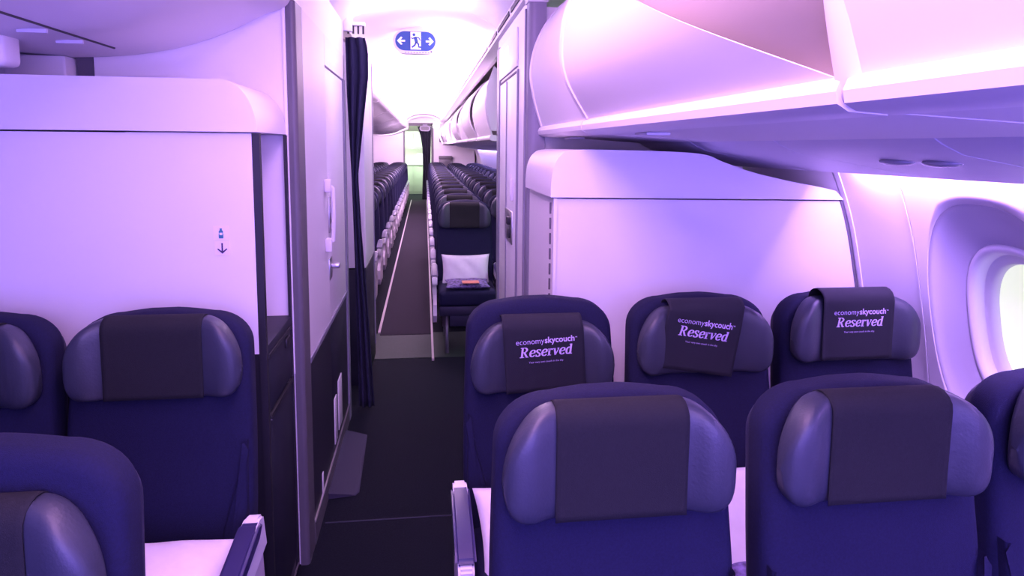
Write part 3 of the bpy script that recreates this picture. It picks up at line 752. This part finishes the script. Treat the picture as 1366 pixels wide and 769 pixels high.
P(box('locker_housing', -1.32, 0.12, 23.4, 23.8, 1.5, 2.10, M['white']))
for k in range(3): P(box('cart_door', -1.27 + k * 0.45, -0.86 + k * 0.45, 22.88, 22.9, 0.08, 0.92, M['galley'], None, 0.008))
P(boxes('oven', [(-0.25, 0.02, 23.2, 23.5, 1.03, 1.35)], M['psu'], None, 0.01))
curtain('curtain', YE - 0.15, 0.02, 2.18, [(0, -0.20), (0.12, -0.12), (0.3, -0.06), (0.6, -0.05), (1, -0.08)], [(0, 0.20), (0.5, 0.17), (1, 0.14)], M['curtain2'], 'dark curtain drawn to the right side of the far doorway', folds=4, depth=0.04)
o = empty('exit_sign', (0.02, YE - 0.2, 2.1)); tag(o, 'small grey oval sign above the far doorway', 'sign')
P = part(o)
P(poly_xz('sign_housing', [(0.02 + x, 2.12 + z) for x, z in oval(0.16, 0.08)], YE - 0.28, 0.05, M['post']))
P(poly_xz('sign_face', [(0.02 + x, 2.12 + z) for x, z in oval(0.12, 0.05)], YE - 0.285, 0.004, M['grey']))
P(box('mount', -0.05, 0.09, YE - 0.25, YE - 0.02, 2.18, 2.24, M['post']))
o = empty('wall_box', (0.62, YE - 0.15, 1.2)); tag(o, 'dark grey box with a lid line mounted on the far wall right of the doorway', 'box')
P = part(o)
P(box('box_body', 0.43, 0.80, YE - 0.16, YE - 0.001, 1.03, 1.22, M['grey'], None, 0.015)); P(box('box_lid', 0.42, 0.81, YE - 0.17, YE - 0.001, 1.225, 1.32, M['grey'], None, 0.015))
o = box('wall_monitor', 0.44, 0.56, YE - 0.06, YE - 0.001, 1.72, 1.90, M['gap'], None, 0.01); tag(o, 'tiny dark monitor high on the far wall right of the doorway', 'monitor')

# ------------------------------------------------------------------ seats
def rounded_outline(wb, wt, z0, z1, rc, rb, n=10):
    """symmetric outline, bottom width wb, top width wt, corner radii rc (top) and rb (bottom); slightly crowned top"""
    pts = []
    hb, ht = wb / 2, wt / 2
    for k in range(n + 1):
        t = -pi / 2 + pi / 2 * k / n; pts.append((hb - rb + rb * cos(t), z0 + rb + rb * sin(t)))
    for k in range(1, 6):
        f = k / 6; pts.append((hb + (ht - hb) * f + 0.006 * sin(pi * f), z0 + rb + (z1 - rc - z0 - rb) * f))
    for k in range(n + 1):
        t = pi / 2 * k / n; pts.append((ht - rc * 1.0 + rc * 1.0 * cos(t), z1 - rc * 0.95 + rc * 0.85 * sin(t)))
    for k in range(1, 5):
        f = k / 5; pts.append(((ht - rc * 1.0) * (1 - f), z1 - rc * 0.1 + rc * 0.1 * sin(pi / 2 * f)))
    left = [(-x, z) for x, z in pts[::-1]]
    return pts + left[1:]
def pillow(name, outl, y0, y1, er, m, parent=None, bulge=0.012, fmap=None, smooth=True):
    """slab between y0 (front, towards the camera) and y1 with rounded edges of radius er"""
    cx_ = sum(p[0] for p in outl) / len(outl); cz_ = sum(p[1] for p in outl) / len(outl)
    n = len(outl)
    def inset(d):
        out = []
        for i, p in enumerate(outl):
            a = Vector(outl[i - 1]); b = Vector(outl[(i + 1) % n]); t = (b - a)
            if t.length < 1e-9: t = Vector((1, 0))
            t.normalize(); nr = Vector((-t.y, t.x))
            out.append((p[0] + nr.x * d, p[1] + nr.y * d))
        return out
    # outline runs counter-clockwise in (x,z): left normal points inwards
    rings = []
    K = 5
    for k in range(K + 1):
        t = pi / 2 * k / K
        rings.append([(x, y0 + er * (1 - sin(t)), z) for x, z in inset(er * (1 - cos(t)))][::1])
    rings = rings[::-1]  # from the front rim edge inward..; reorder: front inner -> outer
    front = [[(x, y0 + er * (1 - cos(pi / 2 * k / K)), z) for x, z in inset(er * (1 - sin(pi / 2 * k / K)))] for k in range(K + 1)]
    inner0 = front[0]
    caps = []
    for s in (0.25, 0.5, 0.72, 0.88):
        caps.append([(cx_ + (x - cx_) * s, y0 - bulge * (1 - s * s), cz_ + (z - cz_) * s) for x, _, z in inner0])
    back = [[(x, y1 - er * (1 - sin(pi / 2 * k / K)), z) for x, z in inset(er * (1 - cos(pi / 2 * k / K)))] for k in range(K + 1)]
    allr = caps + front + back
    vs = [(cx_, y0 - bulge, cz_)]
    for r in allr: vs += r
    fs = [(0, 1 + (i + 1) % n, 1 + i) for i in range(n)]
    for j in range(len(allr) - 1):
        for i in range(n):
            a = 1 + j * n
            fs.append((a + i, a + (i + 1) % n, a + n + (i + 1) % n, a + n + i))
    fs.append(tuple(1 + (len(allr) - 1) * n + i for i in range(n)))
    if fmap: vs = [fmap(*v) for v in vs]
    o = mesh(name, vs, fs, m, parent, smooth)
    o.data.set_sharp_from_angle(angle=radians(60))
    return o
REC = 0.17
def recl(x, y, z): return (x, y - (1.16 - z) * REC, z)
# headrest surface: z centre 1.04
HW, HH = 0.217, 0.106
def hr(u):
    """u in -1..1: (zc, half height, y centre, thickness)"""
    a = abs(u)
    topf = (1 - (max(0, a - 0.52) / 0.48) ** 2.0) ** 0.52 if a < 1 else 0
    botf = (1 - a ** 12) ** 0.5 if a < 1 else 0
    zt = 1.035 - 0.03 + (HH + 0.03) * topf; zb = 1.035 - 0.02 - (HH - 0.02) * botf
    wing = max(0, (a - 0.50) / 0.5)
    wv = wing * wing * (3 - 2 * wing)
    yc = -0.042 - 0.030 * wv
    th = (0.036 + 0.008 * exp(-((a - 0.74) / 0.13) ** 2)) * max(0.05, (1 - a ** 11)) ** 0.5
    return (zt + zb) / 2, max(0.004, (zt - zb) / 2), yc, th
def hr_front(x, z):
    u = max(-0.98, min(0.98, x / HW)); zc, hh, yc, th = hr(u)
    return yc - th
def headrest_mesh(m):
    vs, fs = [], []; NU, NV = 48, 28
    for i in range(NU + 1):
        u = -cos(pi * i / NU); u = max(-0.9995, min(0.9995, u))
        zc, hh, yc, th = hr(u)
        for k in range(NV):
            t = 2 * pi * k / NV; c, s = cos(t), sin(t)
            e_ = 2 / 4.5
            vs.append((u * HW, yc - th * math.copysign(abs(c) ** e_, c), zc + hh * math.copysign(abs(s) ** e_, s)))
    for i in range(NU):
        for k in range(NV):
            fs.append((i * NV + k, i * NV + (k + 1) % NV, (i + 1) * NV + (k + 1) % NV, (i + 1) * NV + k))
    fs.append(tuple(range(NV))); fs.append(tuple(NU * NV + k for k in range(NV)))
    return vs, fs
def cover_mesh(x0, x1, off, drop, nx=24, rot=0.0, zback=1.06, flare=0.0):
    """cloth strip hanging over the headrest: front drop, over the top, down the back"""
    path = []
    z_top = 1.035 + HH
    zf = 1.035 - HH - drop
    for k in range(15): path.append(('f', k / 14))
    for k in range(1, 8): path.append(('t', pi * k / 8))
    for k in range(4): path.append(('b', k / 3))
    vs = []
    for kind, v in path:
        for i in range(nx + 1):
            x = x0 + (x1 - x0) * i / nx
            if kind == 'f':
                zc, hh, yc, th = hr(x / HW)
                z = zf + (zc + hh - 0.03 - zf) * v
                yf = hr_front(x * 0.98, max(z, 1.035 - HH * 0.55)) - off
                yf -= 0.004 * max(0, (1.0 - z) / 0.1) ** 2
            elif kind == 't':
                zc, hh, yc, th = hr(x / HW)
                yf = yc - (th + off) * cos(v); z = (zc + hh - 0.03) + (0.03 + off) * sin(v)
            else:
                zc, hh, yc, th = hr(x / HW)
                yf = yc + th + off; z = (zc + hh - 0.03) + (zback - (zc + hh - 0.03)) * v
            c, s = cos(rot), sin(rot); X_, Z_ = x, z
            if rot and kind == 'f':
                wgt = 1.0
                dz = z - z_top
                X_ = x * 1.0 - dz * sin(rot); Z_ = z + x * sin(rot) * min(1, max(0, (z_top - z) / 0.06))
            X_ += 0
            vs.append((X_ * (1 + flare * max(0, (z_top - z))), yf, Z_))
    n = nx + 1; fs = []
    for j in range(len(path) - 1):
        for i in range(nx): fs.append((j * n + i, j * n + i + 1, (j + 1) * n + i + 1, (j + 1) * n + i))
    return vs, fs
def solid(o, t):
    md = o.modifiers.new('thickness', 'SOLIDIFY'); md.thickness = t; md.offset = 0; return o
def cushion(name, x0, x1, y0, y1, z0, z1, r, m, parent, bulge=0.02):
    e = bmesh.new(); bbox(e, x0, x1, y0, y1, z0, z1, r, 4)
    bmesh.ops.subdivide_edges(e, edges=[q for q in e.edges if q.calc_length() > 0.1], cuts=4, use_grid_fill=True)
    for v in e.verts:
        if v.co.z > (z0 + z1) / 2:
            fx = (v.co.x - (x0 + x1) / 2) / ((x1 - x0) / 2); fy = (v.co.y - (y0 + y1) / 2) / ((y1 - y0) / 2)
            v.co.z += bulge * max(0, 1 - fx * fx) * max(0, 1 - fy * fy)
    return frombm(name, e, m, parent, True, 50)
def arm(parent, x, shroud, up=False):
    a = empty('armrest', (x, 0, -0.045)); a.parent = parent
    # padded top
    pr = [(-0.155, 0.685), (-0.20, 0.70), (-0.42, 0.672), (-0.47, 0.655), (-0.475, 0.64), (-0.42, 0.640), (-0.20, 0.655)]
    vs = []; n = len(pr)
    for sx in (-0.026, 0.026): vs += [(sx, y, z) for y, z in pr]
    e = bmesh.new(); bv = [e.verts.new(v) for v in vs]
    e.faces.new(bv[:n]); e.faces.new(bv[n:])
    for i in range(n): e.faces.new((bv[i], bv[(i + 1) % n], bv[n + (i + 1) % n], bv[n + i]))
    bmesh.ops.bevel(e, geom=list(e.edges), offset=0.008, segments=3, affect='EDGES')
    pd = frombm('pad', e, M['pad'], a, True, 50)
    # white body with a rear pivot
    pr = [(-0.10, 0.60), (-0.13, 0.70), (-0.17, 0.713), (-0.20, 0.700), (-0.43, 0.668), (-0.485, 0.650), (-0.49, 0.60), (-0.46, 0.585), (-0.22, 0.60)]
    n = len(pr); vs = []
    for sx in (-0.020, 0.020): vs += [(sx, y, z - 0.012) for y, z in pr]
    e = bmesh.new(); bv = [e.verts.new(v) for v in vs]
    e.faces.new(bv[:n]); e.faces.new(bv[n:])
    for i in range(n): e.faces.new((bv[i], bv[(i + 1) % n], bv[n + (i + 1) % n], bv[n + i]))
    bmesh.ops.bevel(e, geom=list(e.edges), offset=0.006, segments=2, affect='EDGES')
    frombm('arm_body', e, M['white'], a, True, 50)
    if shroud:
        pr = [(-0.13, 0.585), (-0.10, 0.40), (-0.16, 0.30), (-0.52, 0.30), (-0.56, 0.36), (-0.54, 0.44), (-0.46, 0.50), (-0.40, 0.585)]
        sh = poly_yz('side_shroud', pr, -0.014, 0.028, M['shroud'], a)
    return a
def make_seat(name, near=False, arms=(-1,), aisle=-1):
    root = empty(name)
    outl = rounded_outline(0.470, 0.448, 0.40, 1.158, 0.108, 0.05)
    bk = pillow('backrest', outl, -0.010, 0.075, 0.026, M['fabric'], root, bulge=0.004, fmap=recl)
    sh = pillow('backrest_shell', rounded_outline(0.44, 0.43, 0.42, 1.13, 0.10, 0.05), 0.072, 0.098, 0.012, M['hard'], root, bulge=0.0, fmap=recl)
    if near:
        for s in (-1, 1):
            bo = spline([(s * 0.225, 0.82), (s * 0.195, 0.70), (s * 0.165, 0.58), (s * 0.155, 0.47), (s * 0.17, 0.42), (s * 0.222, 0.42), (s * 0.228, 0.6)], 5)
            if s < 0: bo = bo[::-1]
            area2 = sum(bo[i - 1][0] * bo[i][1] - bo[i][0] * bo[i - 1][1] for i in range(len(bo)))
            if area2 < 0: bo = bo[::-1]
            pillow('side_bolster', bo, -0.030, 0.02, 0.010, M['fabric'], root, bulge=0.008, fmap=recl)
    vs, fs = headrest_mesh(None); h = mesh('headrest', vs, fs, M['leather'], root, True)
    vs, fs = cover_mesh(-0.122, 0.122, 0.004, -0.004); c = solid(mesh('headrest_cover', vs, fs, M['cover'], root, True, fix=False), 0.002)
    cushion('seat_cushion', -0.225, 0.225, -0.56, -0.085, 0.38, 0.50, 0.03, M['fabric'], root)
    box('seat_pan', -0.22, 0.22, -0.52, -0.06, 0.30, 0.378, M['hard'], root, 0.01)
    tube('leg', [(-0.16, -0.44, 0.30), (-0.16, -0.46, 0.15), (-0.16, -0.50, 0.0)], 0.016, M['leg'], root)
    tube('leg', [(0.16, -0.44, 0.30), (0.16, -0.46, 0.15), (0.16, -0.50, 0.0)], 0.016, M['leg'], root)
    tube('leg', [(-0.16, -0.14, 0.30), (-0.16, -0.08, 0.12), (-0.16, 0.02, 0.0)], 0.016, M['leg'], root)
    tube('leg', [(0.16, -0.14, 0.30), (0.16, -0.08, 0.12), (0.16, 0.02, 0.0)], 0.016, M['leg'], root)
    box('life_vest_box', -0.14, 0.14, -0.46, -0.36, 0.20, 0.298, M['hard'], root, 0.008)
    for s in arms: arm(root, s * 0.253, s == aisle)
    return root
def copy_tree(o, parent=None, skip=()):
    c = o.copy(); COL.objects.link(c)
    if parent: c.parent = parent
    for ch in list(o.children):
        if ch.name.split('.')[0] in skip: continue
        copy_tree(ch, c, skip)
    return c
near = make_seat('aircraft_seat', True, (-1,), -1)
nearL = make_seat('aircraft_seat', True, (1,), 1)
used = set()
def place(proto, x, y, label, group=None, dz=0.0, skip=(), hz=0.0, rz=0.0):
    if proto.name not in used and not skip:
        used.add(proto.name); o = proto
    else:
        o = copy_tree(proto, None, skip)
    o.location = (x, y, 0); o.rotation_euler.z = rz
    for ch in o.children:
        if ch.name.startswith('headrest'): ch.location.z = hz; ch.location.y = -hz * -REC
    tag(o, label, 'seat', group)
    return o
# row 1 (nearest), right block
seat_r1a = place(near, 0.350, 1.20, 'navy aircraft seat in the nearest row right of the aisle, plain dark headrest cover', None, hz=0.0)
seat_r1b = place(near, 0.872, 1.20, 'navy aircraft seat in the nearest right row between the aisle seat and the window seat', None, hz=0.0)
seat_r1c = place(near, 1.412, 1.25, 'navy window seat cut off by the right edge, below the window', None)
for o in (seat_r1a, seat_r1b, seat_r1c):
    o.scale.z = 0.985 if o is not seat_r1c else 0.972
    for ch in o.children:
        if ch.name.startswith('headrest'): ch.location.z = 0.014
# row 2, right block: reserved covers
r2 = []
r2.append(place(near, 0.347, 2.0, 'navy aisle seat with reserved cover, leftmost of the three reserved seats', None, skip=('headrest_cover',), hz=-0.045))
r2.append(place(near, 0.856, 2.0, 'navy middle seat with a tilted reserved cover, between the two other reserved seats', None, skip=('headrest_cover',), hz=-0.008))
r2.append(place(near, 1.355, 2.0, 'navy window side seat with reserved cover, rightmost of the three reserved seats', None, skip=('headrest_cover',), hz=0.015))
# left block
place(nearL, -0.668, 1.03, 'navy aircraft seat at the bottom left corner, nearest seat left of the aisle', None, hz=-0.04)
place(nearL, -0.695, 1.86, 'navy aisle seat in front of the white cabinet left of the aisle', None, hz=0.012)
place(nearL, -1.185, 1.86, 'navy seat cut by the left edge, in front of the white cabinet', None, hz=0.0, skip=('armrest',))

# reserved covers with their print
serif, serif_f, serif_w = serif_word()
def reserved(seat, rot, hz, label, dx=0.0, x0=-0.125, x1=0.115):
    root = empty('reserved_cover', (seat.location.x, seat.location.y + hz * REC, hz)); tag(root, label, 'headrest cover', None)
    vs, fs = cover_mesh(x0, x1, 0.007, 0.002, rot=rot, zback=1.05)
    solid(mesh('cloth', vs, fs, M['reserved'], root, True, fix=False), 0.0015)
    z_top = 1.035 + HH; xm = (x0 + x1) / 2 + dx
    def put(nm, v2, f2, sc, cxp, czp, m):
        out = []
        for p in v2:
            x = xm + cxp + p.x * sc; z = czp + p.y * sc
            yf = hr_front(x * .98, max(z, 1.035 - HH * 0.55)) - 0.0095 - 0.004 * max(0, (1.0 - z) / 0.1) ** 2
            dz = z - z_top
            out.append((x - dz * sin(rot), yf, z + x * sin(rot) * min(1, max(0, (z_top - z) / 0.06))))
        mesh(nm, out, f2, m, root, False, fix=False)
    for body, bold, xo, m, wd in (('economy', -0.004, -0.0455, M['printhin'], 0.084), ('skycouch', 0.022, 0.0425, M['print'], 0.089)):
        v, f = text_mesh(body, 1.0, bold)
        x0_, x1_ = min(p.x for p in v), max(p.x for p in v)
        sc = wd / (x1_ - x0_)
        put('title_text', [Vector(((p.x - (x0_ + x1_) / 2), p.y * 1.05)) for p in v], f, sc, xo, 1.072, m)
    v, f = text_mesh('TM', 1.0, 0.01); put('trademark_text', v, f, 0.0050, 0.092, 1.081, M['print'])
    put('reserved_text', serif, serif_f, 0.158 / serif_w, 0.002, 1.033, M['print'])
    v, f = text_mesh('Your very own couch in the sky.', 1.0, 0.0)
    x0_, x1_ = min(p.x for p in v), max(p.x for p in v)
    put('tagline_text', v, f, 0.104 / (x1_ - x0_), 0.0, 1.014, M['printhin'])
    return root
reserved(r2[0], radians(3.5), -0.045, 'dark cloth cover reading Reserved, draped on the left reserved seat', dx=0.004)
reserved(r2[1], radians(-9.5), -0.008, 'tilted dark cloth cover reading Reserved, on the middle reserved seat', dx=0.004)
reserved(r2[2], radians(0.5), 0.015, 'straight dark cloth cover reading Reserved, on the reserved seat by the window', dx=0.004)

# far seats
far_A = make_seat('aircraft_seat', False, (-1,), -1)
far_B = make_seat('aircraft_seat', False, (-1,), 0)
far_C = make_seat('aircraft_seat', False, (-1, 1), 0)
far_L = make_seat('aircraft_seat', False, (1,), 1)
far_M = make_seat('aircraft_seat', False, (1,), 0)
for k in range(18):
    y = 5.62 + 0.80 * k
    place(far_A, 0.325, y, 'aisle seat of the right block beyond the monuments, %s row going aft' % ords[k], 'far right aisle seats')
    if k < 17: place(far_B, 0.835, y, 'middle seat of the right block beyond the monuments, %s row going aft' % ords[k], 'far right middle seats')
    if k >= 2 and k < 17: place(far_C, 1.34, y, 'window seat of the right block beyond the monuments, %s row going aft' % ords[k], 'far right window seats')
for k in range(17):
    y = 6.30 + 0.80 * k
    place(far_L, -0.70, y, 'aisle seat of the centre block left of the aisle, %s row beyond the partition' % ords[k], 'far centre aisle seats')
    if k >= 4: place(far_M, -1.205, y, 'inner seat of the centre block left of the aisle, %s row beyond the partition' % ords[k], 'far centre inner seats')

# ------------------------------------------------------------------ pillows, blankets
def pillow_obj(name, w_, h_, t_, m, loc, rot, label, cat='pillow', seed=1):
    rnd = random.Random(seed); NX, NZ = 22, 16; vs = []; fs = []
    ph = [rnd.uniform(0, 6) for _ in range(6)]
    for s in (-1, 1):
        for j in range(NZ + 1):
            for i in range(NX + 1):
                u = -1 + 2 * i / NX; v = -1 + 2 * j / NZ
                e_ = max(0, (1 - abs(u) ** 3)) ** .5 * max(0, (1 - abs(v) ** 3)) ** .5
                sx = 1 - 0.07 * (1 - abs(v) ** 2) * abs(u); sz = 1 - 0.09 * (1 - abs(u) ** 2) * abs(v)
                d = t_ / 2 * e_ * (1 + 0.10 * sin(5 * u + ph[0]) * sin(4 * v + ph[1]) + 0.06 * sin(9 * u + 6 * v + ph[2]))
                vs.append((u * w_ / 2 * sx, s * (d + 0.002), v * h_ / 2 * sz))
    n = (NX + 1) * (NZ + 1)
    for s in (0, 1):
        for j in range(NZ):
            for i in range(NX):
                a = s * n + j * (NX + 1) + i; fs.append((a, a + 1, a + NX + 2, a + NX + 1))
    ed = [(i, 0) for i in range(NX)] 
    rim = [j_ for j_ in range(NX + 1)] + [j * (NX + 1) + NX for j in range(1, NZ + 1)] + [NZ * (NX + 1) + i for i in range(NX - 1, -1, -1)] + [j * (NX + 1) for j in range(NZ - 1, 0, -1)]
    for a, b in zip(rim, rim[1:] + rim[:1]): fs.append((a, b, b + n, a + n))
    o = mesh(name, vs, fs, m, None, True); o.location = loc; o.rotation_euler = rot
    return tag(o, label, cat)
pillow_obj('pillow', 0.39, 0.27, 0.10, M['linen'], (0.325, 5.40, 0.60), (radians(-14), 0, 0), 'white pillow standing on the first seat beyond the right monument', seed=3)
pillow_obj('pillow', 0.40, 0.30, 0.10, M['linen'], (0.335, 1.70, 0.555), (radians(-52), radians(-4), 0), 'white pillow on the leftmost reserved seat, mostly behind the nearest seat', seed=5)
pillow_obj('pillow', 0.38, 0.36, 0.09, M['linen'], (0.81, 1.66, 0.565), (radians(-48), radians(5), 0), 'white pillow standing on the middle reserved seat, seen between the two nearest seats', seed=8)
pillow_obj('pillow', 0.42, 0.40, 0.11, M['linen'], (-0.68, 1.50, 0.575), (radians(-84), 0, 0), 'white pillow lying on the left aisle seat in front of the cabinet', seed=11)
o = pillow_obj('blanket', 0.34, 0.26, 0.05, M['pattern'], (0.325, 5.20, 0.535), (radians(-88), 0, 0), 'folded patterned blanket lying on the first seat beyond the right monument', 'blanket', 2)
o = pillow_obj('blanket', 0.34, 0.26, 0.05, M['pattern'], (0.90, 1.46, 0.50), (radians(-85), 0, 0), 'patterned navy blanket on the middle reserved seat below its pillow', 'blanket', 4)
o = box('card', 0.28, 0.41, 5.06, 5.16, 0.562, 0.566, M['orange']); tag(o, 'small orange card lying on the patterned blanket of the far seat', 'card')
